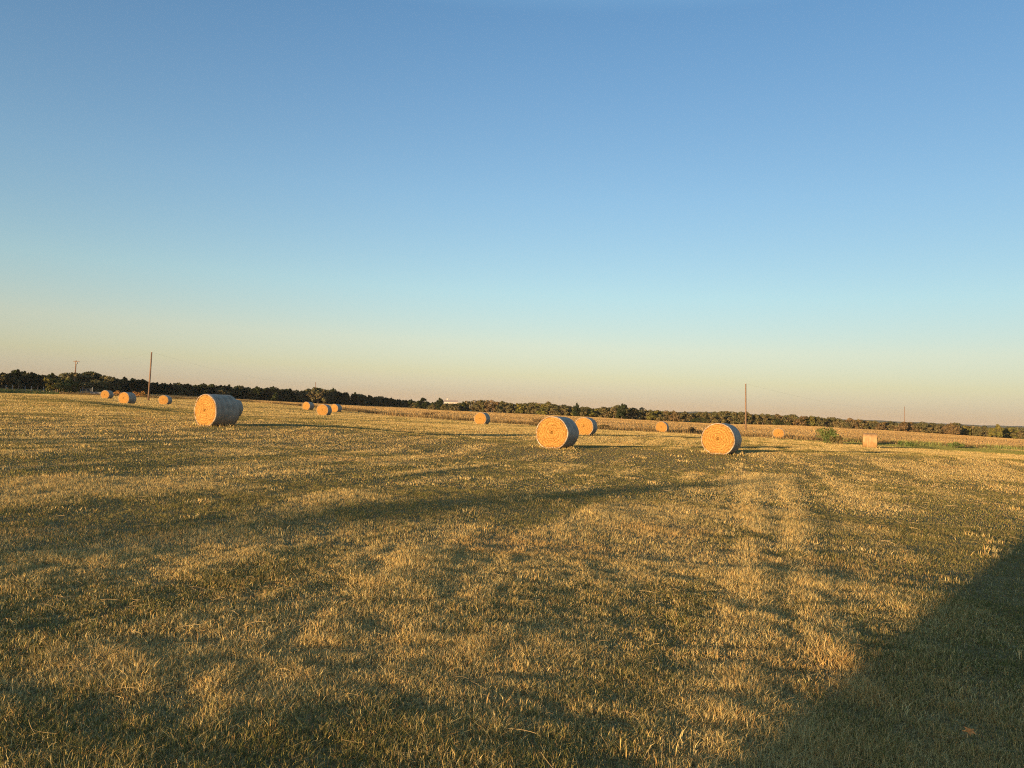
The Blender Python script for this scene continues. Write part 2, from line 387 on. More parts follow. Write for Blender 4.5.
Vs, Ts, Cs = [], [], []; off = 0
def put(V, T, C):
    global off
    Vs.append(V); Ts.append(T + off); Cs.append(C); off += len(V)
HALF = math.radians(43)
for (r0, r1, rho, w0, segs) in [(1.6, 5.5, 13500, .0030, 2), (5.5, 9, 8000, .0042, 2), (9, 16, 3200, .0066, 1), (16, 28, 950, .013, 1), (28, 50, 380, .022, 1), (50, 90, 170, .036, 1), (90, 200, 62, .06, 1)]:
    n = int(rho * HALF * (r1 * r1 - r0 * r0)); x, y = polar(n, r0, r1, HALF)
    keep = y < edge_depth(x, y) + 2
    cl = noise(x, y, 0.16, 81); big = fbm(x, y, 0.8, 83)
    if r1 < 20: keep &= rng.random(n) < 0.68 + 0.6 * cl
    x, y, cl, big = x[keep], y[keep], cl[keep], big[keep]; n = len(x)
    dry = dryness(x, y); c, isd = blade_colors(x, y, dry, n)
    h = 0.030 * (0.60 + 0.85 * cl + 0.55 * sstep(.35, .75, big)) * rng.uniform(.6, 1.35, n) * (0.8 + 0.5 * np.clip(dry, 0, 1))
    tm = np.maximum.reduce([np.exp(-(seg_dist(x, y, T) / (0.08 + 0.010 * y)) ** 2) for T in TRACKS]); h = h * (1 + .35 * tm)
    if r0 >= 28: c = c * .88
    h = h * (1 + 0.55 * (r0 > 28)) * (1 + 0.3 * (r0 > 85))
    lean = np.clip(rng.normal(0.52, 0.26, n), 0, 0.97); flat = rng.random(n) < 0.24
    lean = np.where(flat, rng.uniform(.85, .98, n), lean); h = np.where(flat, h * 1.5, h)
    w = w0 * rng.uniform(.7, 1.35, n)
    put(*blades(x, y, h, w, lean, c, segs))
# scattered uncut tufts
n_t = 1100
tx, ty = polar(n_t, 2.5, 60, HALF); k = np.hypot(tx, ty); sel = rng.random(n_t) < np.clip(.35 + 8 / k, 0, 1); tx, ty = tx[sel], ty[sel]
tx = np.r_[tx, -2.5, -2.3, 0.95, 1.25, 2.05, -1.45]; ty = np.r_[ty, 21.5, 21.9, 3.95, 3.75, 5.0, 4.9]
per = 45; m_ = len(tx) * per
x = np.repeat(tx, per) + rng.normal(0, .075, m_) * (1 + np.repeat(np.hypot(tx, ty), per) / 25); y = np.repeat(ty, per) + rng.normal(0, .075, m_) * (1 + np.repeat(np.hypot(tx, ty), per) / 25)
hh = np.repeat(rng.uniform(.05, .10, len(tx)), per) * rng.uniform(.5, 1.1, m_)
c = STRAWS[rng.integers(0, 5, m_)] * rng.uniform(.7, 1.15, m_)[:, None]
put(*blades(x, y, hh, .004 + np.hypot(x, y) * .0004, np.clip(rng.normal(.5, .25, m_), 0, .95), c, 2))
# straw left in pale strips by the baler's wheels
for T_ in TRACKS:
    k = 9000; t = np.sort(rng.uniform(0, 1, k)) ** .8 * (len(T_) - 1.001); q = t.astype(int); fq = (t - q)[:, None]
    P_ = T_[q] * (1 - fq) + T_[q + 1] * fq; P_ = P_ + rng.normal(0, 1, (k, 2)) * (.05 + .0075 * P_[:, 1:2])
    kp = noise(P_[:, 0], P_[:, 1], .6, 61) > .38; P_ = P_[kp]; k = len(P_); rr = np.hypot(P_[:, 0], P_[:, 1])
    put(*blades(P_[:, 0], P_[:, 1], rng.uniform(.03, .075, k) * (1 + rr / 80), .0026 + rr * .00042, np.clip(rng.normal(.8, .18, k), .1, .985), STRAWS[rng.integers(0, 5, k)] * rng.uniform(.8, 1.15, k)[:, None], 2))
gr = mesh_np('grass', np.concatenate(Vs), np.concatenate(Ts), M['grass'], colors=np.concatenate(Cs))
tag(gr, 'short golden and green stubble of the mown hay field', 'grass', kind='stuff')

# long loose stalks left on the stubble
V, T, C = [], [], []; o_ = 0
for i in range(1900):
    if i < 800: r = math.sqrt(rng.uniform(9, 60))
    else: r = math.sqrt(rng.uniform(60, 900))
    t = rng.uniform(-.72, .72); x0, y0 = r * math.sin(t), r * math.cos(t)
    L = rng.uniform(.05, .26) * (1 if r < 8 else 1.2); a = rng.uniform(0, 2 * np.pi); cu = rng.normal(0, 1.6) ; wd = max(.0013, .00030 * r) * rng.uniform(.7, 1.3)
    s = np.linspace(0, 1, 6); aa = a + cu * s * L * 2; px_ = x0 + np.cumsum(np.cos(aa)) * L / 6; py_ = y0 + np.cumsum(np.sin(aa)) * L / 6
    pz = terrain(px_, py_) + rng.uniform(.008, .035) + 0.008 * np.sin(s * np.pi * rng.uniform(.6, 1.4)) + s * rng.normal(0, .02)
    nxv, nyv = -np.sin(aa) * wd / 2, np.cos(aa) * wd / 2
    P = np.empty((18, 3)); P[0::3] = np.c_[px_ - nxv, py_ - nyv, pz]; P[1::3] = np.c_[px_ + nxv, py_ + nyv, pz]; P[2::3] = np.c_[px_, py_, pz + wd * .8]
    for q in range(5):
        for (u_, v_) in ((0, 1), (1, 2), (2, 0)):
            T.append((o_ + 3 * q + u_, o_ + 3 * q + v_, o_ + 3 * q + 3 + v_)); T.append((o_ + 3 * q + u_, o_ + 3 * q + 3 + v_, o_ + 3 * q + 3 + u_))
    V.append(P); C.append(np.repeat((np.array((.40, .29, .15)) * rng.uniform(.7, 1.3))[None], 18, 0)); o_ += 18
tag(mesh_np('loose_straw', np.concatenate(V), np.array(T), M['grass'], colors=np.concatenate(C)), 'pale loose straw stalks scattered over the stubble', 'straw', kind='stuff')

# tall dry grass beyond the field's edge
Vs, Ts, Cs = [], [], []; off = 0
WOOD_R = np.array([(-400, 200), (0, 200), (75, 232), (150, 248), (200, 260), (300, 288), (340, 310), (400, 335), (440, 305), (470, 300), (512, 295), (600, 264), (700, 264), (800, 264), (900, 272), (1024, 286), (1400, 330)], float)
n = 1500000
y = np.sqrt(rng.uniform(85 ** 2, 420 ** 2, n)); x = y * rng.uniform(-.80, .80, n)
ed = edge_depth(x, y); wd = np.interp(512 + FPX * x / y, WOOD_R[:, 0], WOOD_R[:, 1]) + 6
keep = (y > ed - 2) & (y < wd); prob = np.clip(np.where(y < ed + 22, .8, .62) , 0, 1); keep &= rng.random(n) < prob
x, y, ed = x[keep], y[keep], ed[keep]; n = len(x)
px_ = 512 + FPX * x / y
cl = fbm(x, y, 3.0, 91); edge_in = sstep(-2, 4, y - ed)
fr = sstep(20, 8, y - ed + 10 * (noise(x, y, 5, 117) - .5)); h = ((0.07 + 0.12 * cl) * (1 - fr) + fr * (.12 + .75 * fbm(x, y, 2.2, 119))) * rng.uniform(.6, 1.25, n) * edge_in * np.where(px_ < 320, .75, 1.0) + .08
c = STRAWS[rng.integers(0, 5, n)] * np.array((.58, .53, .56)) * rng.uniform(.86, 1.08, n)[:, None]
near_edge = sstep(22, 5, y - ed)
brown = (rng.random(n) < near_edge * .95 * sstep(.26, .52, fbm(x, y, 4.5, 97)))
c[brown] = np.array((.15, .105, .05)) * rng.uniform(.6, 1.3, (brown.sum(), 1))
greenp = 1.2 * sstep(800, 930, px_) * near_edge * sstep(.3, .6, noise(x, y, 5, 101)); gsel = rng.random(n) < greenp * .8
c *= (.98 + .06 * (1 - fr))[:, None]
c *= (0.74 + .50 * fbm(x, y, 13, 111))[:, None] * (1 - .25 * near_edge * noise(x, y, 2.2, 113))[:, None]
c[gsel] = np.array((.19, .20, .06)) * rng.uniform(.7, 1.3, (gsel.sum(), 1))
gl = (px_ < 60) & (rng.random(n) < .8); c[gl] = np.array((.07, .10, .035)) * rng.uniform(.7, 1.3, (gl.sum(), 1))
put(*blades(x, y, h, .05 + .00025 * y + rng.uniform(0, .03, n), np.clip(np.abs(rng.normal(.25, .2, n)), 0, .9), c, 1))
tag(mesh_np('tall_grass', np.concatenate(Vs), np.concatenate(Ts), M['grass'], colors=np.concatenate(Cs)), 'tall dry brown grass along the far edge of the field', 'tall grass', kind='stuff')

# ------------------------------------------------------------------ hay bales
def bale_shape(th, sag=1.0):
    cx, cz = 0.785 * np.cos(th) * sag, 0.765 * np.sin(th)
    cz = np.where(cz < -.70, -.70 - (cz + .70) * .12, cz)             # settled flat on the ground
    return cx, cz + 0.708
def core_mesh(seed, L=1.30):
    r_ = np.random.default_rng(seed); N, R = 72, 16; th = np.linspace(0, 2 * np.pi, N, endpoint=False)
    bx_, bz_ = bale_shape(th); wob = 1 + 0.014 * np.sin(2 * th + seed) + 0.010 * np.sin(3 * th + 2 * seed) + 0.006 * np.sin(7 * th + seed)
    V, F = [], []
    for side in (-1, 1):
        base = sum(len(v) for v in V)
        V.append(np.array([[0, side * (L / 2 - .06), .75]]))
        for j in range(1, R + 1):
            f = j / R
            dome = 0.035 * (1 - f ** 2) - 0.05 * np.exp(-(f / .10) ** 2) + .007 * np.sin(j * 2.2 + th) + r_.normal(0, .010, N)
            dome = dome - (.05 * max(0, (f - .93) / .07))
            V.append(np.c_[bx_ * wob * f * .985, side * (L / 2 + dome), .75 + (bz_ - .75) * wob * f * .985])
        for j in range(R - 1):
            for i in range(N):
                a = base + 1 + j * N + i; b = base + 1 + j * N + (i + 1) % N
                F.append((a, b, b + N, a + N))
        for i in range(N): F.append((base, base + 1 + i, base + 1 + (i + 1) % N, base + 1 + (i + 1) % N))
    nb = 1 + R * N
    for i in range(N):                                                 # the barrel under the wrap
        a = 1 + (R - 1) * N + i; b = 1 + (R - 1) * N + (i + 1) % N
        F.append((a, b, nb + b, nb + a))
    me = bpy.data.meshes.new('straw_core')
    me.from_pydata(np.concatenate(V).tolist(), [], [tuple(dict.fromkeys(f)) for f in F]); me.materials.append(M['straw'])
    for p in me.polygons: p.use_smooth = True
    return me
def wrap_mesh(seed, L=1.30):
    r_ = np.random.default_rng(seed); N, K = 72, 15; th = np.linspace(0, 2 * np.pi, N, endpoint=False)
    wob = 1 + 0.014 * np.sin(2 * th + seed) + 0.010 * np.sin(3 * th + 2 * seed) + 0.006 * np.sin(7 * th + seed)
    bx_, bz_ = bale_shape(th); bx_ = bx_ * wob; bz_ = .75 + (bz_ - .75) * wob; ys = np.linspace(-1, 1, K); V = []
    prof = [(-.500, .945), (-.505, .968), (-.497, .995)] + [(q, 1.004) for q in np.linspace(-.47, .47, 13)] + [(.497, .995), (.505, .968), (.500, .945)]
    for k, (yy, s) in enumerate(prof):
        bul = s + (0.002 * np.sin(yy * 23 + seed) + r_.normal(0, .0015) if abs(yy) < .48 else 0)
        jig = 0.002 * np.sin(4 * th + yy * 9 + seed) * (abs(yy) < .49)
        V.append(np.c_[bx_ * (bul + jig), np.full(N, yy * L * 1.0) + (.012 * np.sin(6 * th + seed) if abs(yy) > .49 else 0), .75 + (bz_ - .75) * (bul + jig)])
    V = np.concatenate(V); V[:, 2] = np.maximum(V[:, 2], 0.0); F = []
    for k in range(len(prof) - 1):
        for i in range(N):
            a = k * N + i; b = k * N + (i + 1) % N; F.append((a, b, b + N, a + N))
    me = bpy.data.meshes.new('net_wrap'); me.from_pydata(V.tolist(), [], F); me.materials.append(M['wrap'])
    for p in me.polygons: p.use_smooth = True
    return me
def fringe_mesh(seed, L=1.30):
    """Loose straw ends standing out of the rolled faces and the wrap's rim."""
    r_ = np.random.default_rng(seed + 50); n_ = 700; V, F = [], []
    for i in range(n_):
        a = r_.uniform(0, 2 * np.pi); f = math.sqrt(r_.uniform(.02, .93)) if i % 4 else r_.uniform(.93, 1.0); s = -1 if i % 3 else 1
        bx_, bz_ = bale_shape(np.array([a])); p = np.array([bx_[0] * f, s * (L / 2 + .01), .75 + (bz_[0] - .75) * f])
        t = np.array([-math.sin(a), s * r_.uniform(.1, .8), math.cos(a)]) * (1 if r_.random() < .5 else -1); t[1] = s * abs(t[1])
        t = t / np.linalg.norm(t) * r_.uniform(.03, .10); wv = np.array([math.cos(a), 0, math.sin(a)]) * .006
        b = len(V); V += [p - wv, p + wv, p + t]; F.append((b, b + 1, b + 2))
    me = bpy.data.meshes.new('straw_ends'); me.from_pydata([tuple(v) for v in V], [], F); me.materials.append(M['straw'])
    return me
variants = [(core_mesh(s), wrap_mesh(s), fringe_mesh(s)) for s in (1, 2, 3, 4)]
BASES = []
def make_bale(key, normal_left_deg, label, variant):
    px, t, b = BALES[key]; p = at(px, b, BDEPTH[key]); az = math.radians(normal_left_deg)
    # p is where the near face meets the ground; the bale's middle lies half a length behind it
    cx, cy = p[0] * (1 + .6 / p[1]), p[1] + .6
    zs = [tz(cx + dx, cy + dy) for dx in (-.5, 0, .5) for dy in (-.5, 0, .5)]
    root = empty('hay_bale', (cx, cy, float(np.mean(zs)) - .03), -az); BASES.append((cx, cy))
    tag(root, label, 'hay bale', 'round hay bales scattered over the mown field')
    c_, w_, f_ = variants[variant]
    for nm, me in (('straw_core', c_), ('net_wrap', w_)):
        o = bpy.data.objects.new(nm, me); COL.objects.link(o); o.parent = root
        if nm == 'straw_core': core = o
        if nm == 'net_wrap' and key == 'O': o.material_slots[0].link = 'OBJECT'; o.material_slots[0].material = M['wrap_sunlit']
    o = bpy.data.objects.new('straw_ends', f_); COL.objects.link(o); o.parent = core; o['kind'] = 'stuff'
    return root
make_bale('A', 4, 'small far bale low in the grass, farthest left of all the bales', 0)
make_bale('B', 13, 'distant bale in front of the leaning wooden pole, between two smaller bales', 1)
make_bale('C', 2, 'distant bale just right of the foot of the leaning wooden pole', 2)
make_bale('D', 31, 'large long bale at left showing most of its grey wrapped side', 3)
make_bale('E', 30, 'bale mostly hidden behind the large bale at left', 1)
make_bale('F', 20, 'small far bale at the left end of a row of three under the dark wood', 0)
make_bale('G', 9, 'middle and nearest bale of the row of three under the dark wood', 2)
make_bale('H', 20, 'far bale at the right end of the row of three under the dark wood', 3)
make_bale('I', 21, 'solitary mid distance bale near the centre, against the brown grass strip below the far house', 1)
make_bale('J', 27, 'large near bale at the centre of the field, with a smaller bale right behind it', 0)
make_bale('K', 21, 'bale just behind and right of the large central bale', 2)
make_bale('L', 22, 'small distant bale against the tall grass, between the central pair and the bare pole', 3)
make_bale('M', 30, 'large near bale right of centre, wide round face with a dark pit near its middle', 1)
make_bale('N', 21, 'small distant face-on bale between the bare pole and the green bush', 2)
make_bale('O', -66, 'bale seen side on as a pale square, right of the green bush', 3)

# ------------------------------------------------------------------ trees
def leaf_cloud(r_, lobes, per, size, palette, flat=0.0):
    n_ = len(lobes) * per; L = np.repeat(np.array(lobes, float), per, 0)
    d = r_.normal(0, 1, (n_, 3)); d /= np.linalg.norm(d, axis=1)[:, None]; rr = r_.uniform(.55, 1.08, n_) ** .7
    c = L[:, :3] + d * rr[:, None] * L[:, 3:6]
    nrm = d + r_.normal(0, .6, (n_, 3)); nrm /= np.linalg.norm(nrm, axis=1)[:, None]
    a = np.cross(nrm, r_.normal(0, 1, (n_, 3))); a /= np.linalg.norm(a, axis=1)[:, None]; b = np.cross(nrm, a)
    s = size * r_.uniform(.5, 1.3, n_)[:, None]
    V = np.stack([c - a * s, c + b * s * .7, c + a * s, c - b * s * .7], 1).reshape(-1, 3)
    Qd = np.arange(n_ * 4).reshape(-1, 4)
    col = palette[r_.integers(0, len(palette), len(lobes))]; col = np.repeat(col, per, 0) * r_.uniform(.65, 1.3, n_)[:, None]
    return V, Qd, np.repeat(col, 4, 0)
PAL = {'cedar': np.array([(.024, .032, .013), (.031, .038, .015), (.020, .027, .012)]),
       'oak': np.array([(.115, .095, .042), (.095, .085, .038), (.13, .10, .047), (.08, .076, .035)]),
       'brown': np.array([(.13, .088, .043), (.11, .078, .038), (.145, .095, .047)]),
       'yellow': np.array([(.11, .105, .03), (.13, .11, .03), (.09, .09, .028)]),
       'bush': np.array([(.085, .115, .035), (.10, .13, .04), (.07, .095, .03)])}
def tree_arrays(kind, seed):
    """Unit tree, one metre tall: crown arrays and trunk paths."""
    r_ = np.random.default_rng(seed); lobes = []; limbs = []; wide = r_.uniform(.8, 1.15)
    if kind == 'cedar':
        nl = 13
        for i in range(nl):
            zz = r_.uniform(.12, .88); wdt = .34 * (1 - .62 * zz) + .04; a = r_.uniform(0, 6.28)
            lobes.append((math.cos(a) * wdt * .75, math.sin(a) * wdt * .75, zz, .17, .17, .14))
        lobes.append((0, 0, .93, .07, .07, .11)); lobes.append((r_.normal(0, .05), r_.normal(0, .05), .8, .12, .12, .12))
        limbs = [[(0, 0, -.03), (0.01, 0, .4), (0, 0, .85)]]
    else:
        nl = 16
        for i in range(nl):
            a = r_.uniform(0, 6.28); d = r_.uniform(.08, .50) * wide; zz = r_.uniform(.26, .90) - d * .15
            s = r_.uniform(.09, .20); lobes.append((math.cos(a) * d, math.sin(a) * d, zz, s * 1.15, s * 1.15, s * .85))
            if i < 5: limbs.append([(0, 0, .22), (math.cos(a) * d * .5, math.sin(a) * d * .5, zz * .7), (math.cos(a) * d, math.sin(a) * d, zz)])
        for i in range(3):
            a = r_.uniform(0, 6.28); lobes.append((math.cos(a) * .38, math.sin(a) * .38, r_.uniform(.12, .28), .17, .17, .13))
        limbs.insert(0, [(0, 0, -.03), (.015, .01, .15), (0, 0, .26)])
    return lobes, limbs
CROWNS, TRUNKS = {}, {}
def crown_mesh(kind, seed, per=70, size=.055):
    r_ = np.random.default_rng(seed + 900); lobes, limbs = tree_arrays(kind if kind == 'cedar' else 'oak', seed)
    V, Qd, C = leaf_cloud(r_, lobes, per, size, PAL[kind])
    V[:, 2] = np.maximum(V[:, 2], .02)
    o = mesh_np('crown', V, Qd, M['leaf'], colors=C); me = o.data; bpy.data.objects.remove(o)
    b = MB()
    for k, L in enumerate(limbs):
        b.tube(L, [.030, .022, .010] if k == 0 and kind == 'cedar' else ([.034, .027, .022] if k == 0 else [.016, .011, .005]), 6)
    o = b.build('trunk', M['bark']); mt_ = o.data; bpy.data.objects.remove(o)
    return me, mt_, (V, Qd, C)
LIB = {k: [crown_mesh(k, 10 * i + 3) for i in range(6 if k in ('cedar', 'oak') else 3)] for k in ('cedar', 'oak', 'brown', 'yellow')}
LIB['open'] = [crown_mesh('oak', 77, per=30, size=.05)]
def tree(name, kind, x, y, H, W, label, group=None, z=None, var=None):
    me, mt_, _ = LIB[kind][random.randrange(len(LIB[kind])) if var is None else var]
    root = empty(name, (x, y, (tz(x, y) if z is None else z) - .03), random.uniform(0, 6.28)); root.scale = (W, W, H)
    tag(root, label, 'tree', group)
    for nm, d in (('crown', me), ('trunk', mt_)):
        o = bpy.data.objects.new(nm, d); COL.objects.link(o); o.parent = root
    return root

TOP_L = np.array([(-60, 371), (0, 372), (20, 370), (35, 373), (60, 374.5), (90, 371), (110, 376), (150, 381.5), (180, 382.5), (200, 384), (250, 386), (300, 389), (318, 386.5), (335, 390), (360, 394), (380, 396), (400, 399), (440, 402)], float)
TOP_R = np.array([(390, 401), (430, 401), (450, 402.5), (470, 400.5), (485, 399), (512, 402), (545, 402.5), (560, 404), (600, 407), (620, 405), (650, 408.5), (700, 411), (720, 409.5), (760, 413), (800, 414.5), (850, 417.5), (900, 420.5), (940, 422.5), (1000, 425.5), (1100, 430)], float)
TOP_F = np.array([(425, 402.5), (443, 402.8), (447, 403.6), (458, 403.6), (464, 402.0)], float)
def wood_row(px0, px1, TOP, step_m, sections, kinds, jitter=5, scale=1.0):
    px = px0
    while px < px1:
        d = float(np.interp(px, WOOD_R[:, 0], WOOD_R[:, 1])) + rng.uniform(0, jitter) + 3
        p = at(px, 400, d); x, y = p[0], p[1]; z = tz(x, y)
        topz = at(px, float(np.interp(px, TOP[:, 0], TOP[:, 1])), d)[2]
        H = max(2.2, (topz - z) * rng.uniform(.88, 1.07) * scale)
        kind = kinds[rng.choice(len(kinds))]; W = H * (rng.uniform(.85, 1.2) if kind == 'cedar' else rng.uniform(.95, 1.35)); W = min(max(W, 3.2), 7)
        lab = next(l_ for (q, l_) in sections if px < q)
        tree('cedar_tree' if kind == 'cedar' else 'oak_tree', kind, x, y, H, W, lab.format('dark evergreen' if kind == 'cedar' else ('russet leaved' if kind == 'brown' else 'olive green')), 'trees at the front of the ' + ('dark wood on the left' if px1 < 450 else 'wood across the horizon'), z)
        px += step_m * FPX / d * rng.uniform(.75, 1.3)
wood_row(-18, 432, TOP_L, 3.0, [(62, '{} tree in the dark wood left of the pole with a crossbar'), (145, '{} tree in the dark wood between the crossbar pole and the leaning pole'), (215, '{} tree in the dark wood right of the leaning pole'), (999, '{} tree in the dark wood above the row of three bales')], ['cedar', 'cedar', 'cedar', 'cedar', 'oak'])
wood_row(432, 464, TOP_F, 2.6, [(999, '{} low tree in front of the white house on the skyline')], ['oak', 'cedar'])
wood_row(462, 1050, TOP_R, 3.5, [(545, '{} tree in the far wood between the white house and the central bale'), (640, '{} tree in the far wood above the central pair of bales'), (742, '{} tree in the far wood left of the bare pole'), (830, '{} tree in the far wood between the bare pole and the green bush'), (905, '{} tree in the far wood above the side on bale'), (1999, '{} tree in the far wood right of the thin far mast')], ['oak', 'oak', 'oak', 'oak', 'brown', 'oak', 'yellow'])

# the woods' mass behind the front trees
def wood_mass(name, px0, px1, TOP, kinds, count, dmin, dmax, label, sc=(.8, 1.0)):
    VV, QQ, CC = [], [], []; o_ = 0
    for i in range(count):
        px = rng.uniform(px0, px1); d0 = float(np.interp(px, WOOD_R[:, 0], WOOD_R[:, 1])); d = d0 + rng.uniform(dmin, dmax)
        p = at(px, 400, d); x, y = p[0], p[1]; z = tz(x, y)
        topz = at(px, float(np.interp(px, TOP[:, 0], TOP[:, 1])) + 0.5, d)[2]
        H = max(2.4, (topz - z) * rng.uniform(*sc)); W = max(3.5, H * rng.uniform(.9, 1.4))
        kind = kinds[rng.choice(len(kinds))]; V, Qd, C = LIB[kind][rng.integers(len(LIB[kind]))][2]
        t = rng.uniform(0, 6.28); R_ = np.array([[math.cos(t), -math.sin(t), 0], [math.sin(t), math.cos(t), 0], [0, 0, 1]])
        sel = slice(0, None)
        VV.append((V * np.array((W, W, H))) @ R_.T + np.array((x, y, z - .05))); QQ.append(Qd + o_); CC.append(C); o_ += len(V)
    tag(mesh_np(name, np.concatenate(VV), np.concatenate(QQ), M['leaf'], colors=np.concatenate(CC)), label, 'wood', kind='stuff')
wood_mass('dark_wood', -250, 440, TOP_L, ['cedar', 'cedar', 'cedar', 'oak'], 480, 3, 55, 'dense dark evergreen wood massed behind the field on the left')
wood_mass('far_wood', 395, 1250, TOP_R, ['oak', 'oak', 'oak', 'oak', 'oak', 'brown', 'yellow'], 520, 5, 80, 'olive brown wood massed along the horizon right of centre')

# single trees one can pick out
def pick(kind, px, top, d, W, label, name='oak_tree'):
    p = at(px, 400, d); z = tz(p[0], p[1]); H = at(px, top, d)[2] - z
    tree(name, kind, p[0], p[1], H, W, label, None, z)
pick('yellow', 57, 376.5, 196, 5.2, 'yellowish green bushy tree at the front of the dark wood, left of the crossbar pole')
pick('yellow', 66, 377, 199, 4.6, 'olive tree with thin bare stems right beside the crossbar pole')
pick('oak', 89, 371.5, 205, 7.5, 'broad rounded tree standing taller than the wood, right of the crossbar pole')
pick('oak', 318, 386.0, 296, 6.0, 'rounded crown rising above the dark wood over the row of three bales')
pick('cedar', 422.5, 398, 330, 7.5, 'small round dark tree on the skyline left of the white house')
pick('cedar', 439.5, 398.2, 315, 5, 'dark tree on the skyline just left of the white house')
pick('oak', 447, 403.4, 300, 4.2, 'low tree hiding the left half of the cream house walls')
pick('oak', 454, 403.6, 298, 4.6, 'low tree hiding the right half of the cream house walls')
pick('oak', 482, 398.6, 306, 7.0, 'wide domed tree on the skyline above the solitary mid distance bale')
pick('brown', 545.5, 400, 310, 4.5, 'thin bare topped tree poking above the wood just left of the central bale')
pick('cedar', 577, 403.2, 268, 4, 'dark rounded tree on the skyline above the central pair of bales')
pick('cedar', 622.5, 404.2, 262, 5.0, 'dark round tree standing above the wood right of the central pair of bales')
pick('brown', 954.5, 421.8, 268, 5.0, 'reddish brown tree topping the wood right of the thin far mast')
pick('yellow', 996, 422.8, 272, 4.0, 'pointed olive tree topping the wood near the right edge')

# shrubs and weeds at the field's edge
def shrub(px, base, d, W, H, pal, label, name='shrub', per=110, lob=9, size=.10, seed=1, cat='shrub', group=None):
    r_ = np.random.default_rng(seed); p = at(px, base, d); z = tz(p[0], p[1]); lobes = []
    for i in range(lob):
        a = r_.uniform(0, 6.28); q = r_.uniform(.1, .5) * W; zz = r_.uniform(.18, .80) * H * (1 - .35 * q / W)
        lobes.append((math.cos(a) * q, math.sin(a) * q, zz, .2 * W, .2 * W, .26 * H))
    V, Qd, C = leaf_cloud(r_, lobes, per, size, pal); V[:, 2] = np.maximum(V[:, 2], 0)
    root = empty(name, (p[0], p[1], z)); tag(root, label, cat, group)
    mesh_np('foliage', V, Qd, M['leaf'], root, colors=C)
    b = MB()
    for i in range(6):
        a = r_.uniform(0, 6.28); q = lobes[i % lob]
        b.tube([(0, 0, -.05), (q[0] * .5, q[1] * .5, q[2] * .6), (q[0], q[1], q[2] + .1)], [.03, .02, .008], 5)
    b.build('stem', M['bark'], root)
shrub(827, 440.5, 92, 2.5, 2.25, PAL['bush'], 'green leafy bush at the field edge between two bales', seed=3, per=170, size=.085)
shrub(836.5, 440.5, 91, 1.3, 1.0, PAL['oak'], 'low dark clump on the right flank of the green bush', seed=4, name='low_shrub')
for i, (px, d, W, H, pal, lb) in enumerate([(427, 152, 2.2, .9, 'brown', 'low brown weed clump in the dry grass below the small skyline tree'), (537, 118, 3.2, 1.0, 'brown', 'brown weedy clump in the dry grass left of the central bale'),
        (693, 112, 2.2, .9, 'brown', 'brown weed clump in the dry grass just left of the large right bale'), (604, 106, 1.8, .7, 'oak', 'low dull green weed clump behind the second central bale'),
        (700, 246, 5.5, 2.3, 'cedar', 'dark low thicket at the foot of the far wood left of the bare pole'), (781, 246, 4.5, 2.6, 'cedar', 'dark bush standing in front of the far wood, above the face on bale'),
        (845, 226, 4.5, 2.4, 'oak', 'olive bush in the pale pasture above the green bush'), (907, 106, 2.0, .8, 'bush', 'green weed clump in the grass strip right of the side on bale'), (954, 112, 2.4, .9, 'bush', 'green weed clump at the edge of the bright green patch')]):
    shrub(px, 430, d, W, H, PAL[pal], lb, seed=20 + i, name='weed_clump' if H < 1.5 else 'shrub', per=70, size=.09 if H < 1.5 else .16, cat='weeds' if H < 1.5 else 'shrub')
RUST = np.array([(.30, .15, .05), (.26, .14, .045), (.34, .19, .07)])
shrub(140, 398, 175, 3.0, 1.5, RUST, 'rust coloured brush behind the leaning pole', seed=41, name='dry_brush', per=90, size=.12, cat='brush')
shrub(119, 395, 182, 2.6, 1.2, RUST, 'rust coloured brush between the two far left bales', seed=42, name='dry_brush', per=90, size=.12, cat='brush')

# trees behind the photographer's left whose long shadows cross the field
def shade_tree(uo, t_end, H, W, label, kind='open'):
    t = t_end - H / math.tan(SUN_EL); x, y = SN * uo + SD * t
    tree('oak_tree', kind, float(x), float(y), H, W, label, 'trees behind the camera')
shade_tree(-8.1, 21, 5.2, 3.8, 'broad oak standing alone behind the photographer')
shade_tree(-17.5, 14, 5.5, 1.5, 'slim oak second from the barn behind the photographer')
shade_tree(-25, 22, 6.5, 2.2, 'tall oak in the middle of the row behind the photographer')
shade_tree(-34, 12, 5.0, 1.6, 'shorter oak left of the tall one behind the photographer')
for i in range(10):                                              # along the left fence line, shading the dark wood's foot
    tree('cedar_tree', 'cedar', -136 - 8.5 * i, 147 + 4 * (i % 2) - i, 9.0, 8.5, 'dark cedar in the hedgerow out on the left of the field', 'hedgerow cedars out on the left')

# crushed straw round the foot of each bale
V, T, C = [], [], []
for (bx0, by0) in BASES:
    k = 240 if math.hypot(bx0, by0) < 70 else 70
    a = rng.uniform(0, 2 * np.pi, k); r0 = rng.normal(.85, .30, k); V.append(np.c_[bx0 + np.cos(a) * r0, by0 + np.sin(a) * r0])
B_ = np.concatenate(V); k = len(B_); rr = np.hypot(B_[:, 0], B_[:, 1])
Vb, Tb, Cb = blades(B_[:, 0], B_[:, 1], rng.uniform(.08, .26, k), .008 + rr * .0004, np.clip(rng.normal(.75, .25, k), .1, .985), STRAWS[rng.integers(0, 5, k)] * rng.uniform(.6, 1.1, k)[:, None], 2)
tag(mesh_np('crushed_straw', Vb, Tb, M['grass'], colors=Cb), 'crushed straw litter round the feet of the bales', 'straw', kind='stuff')

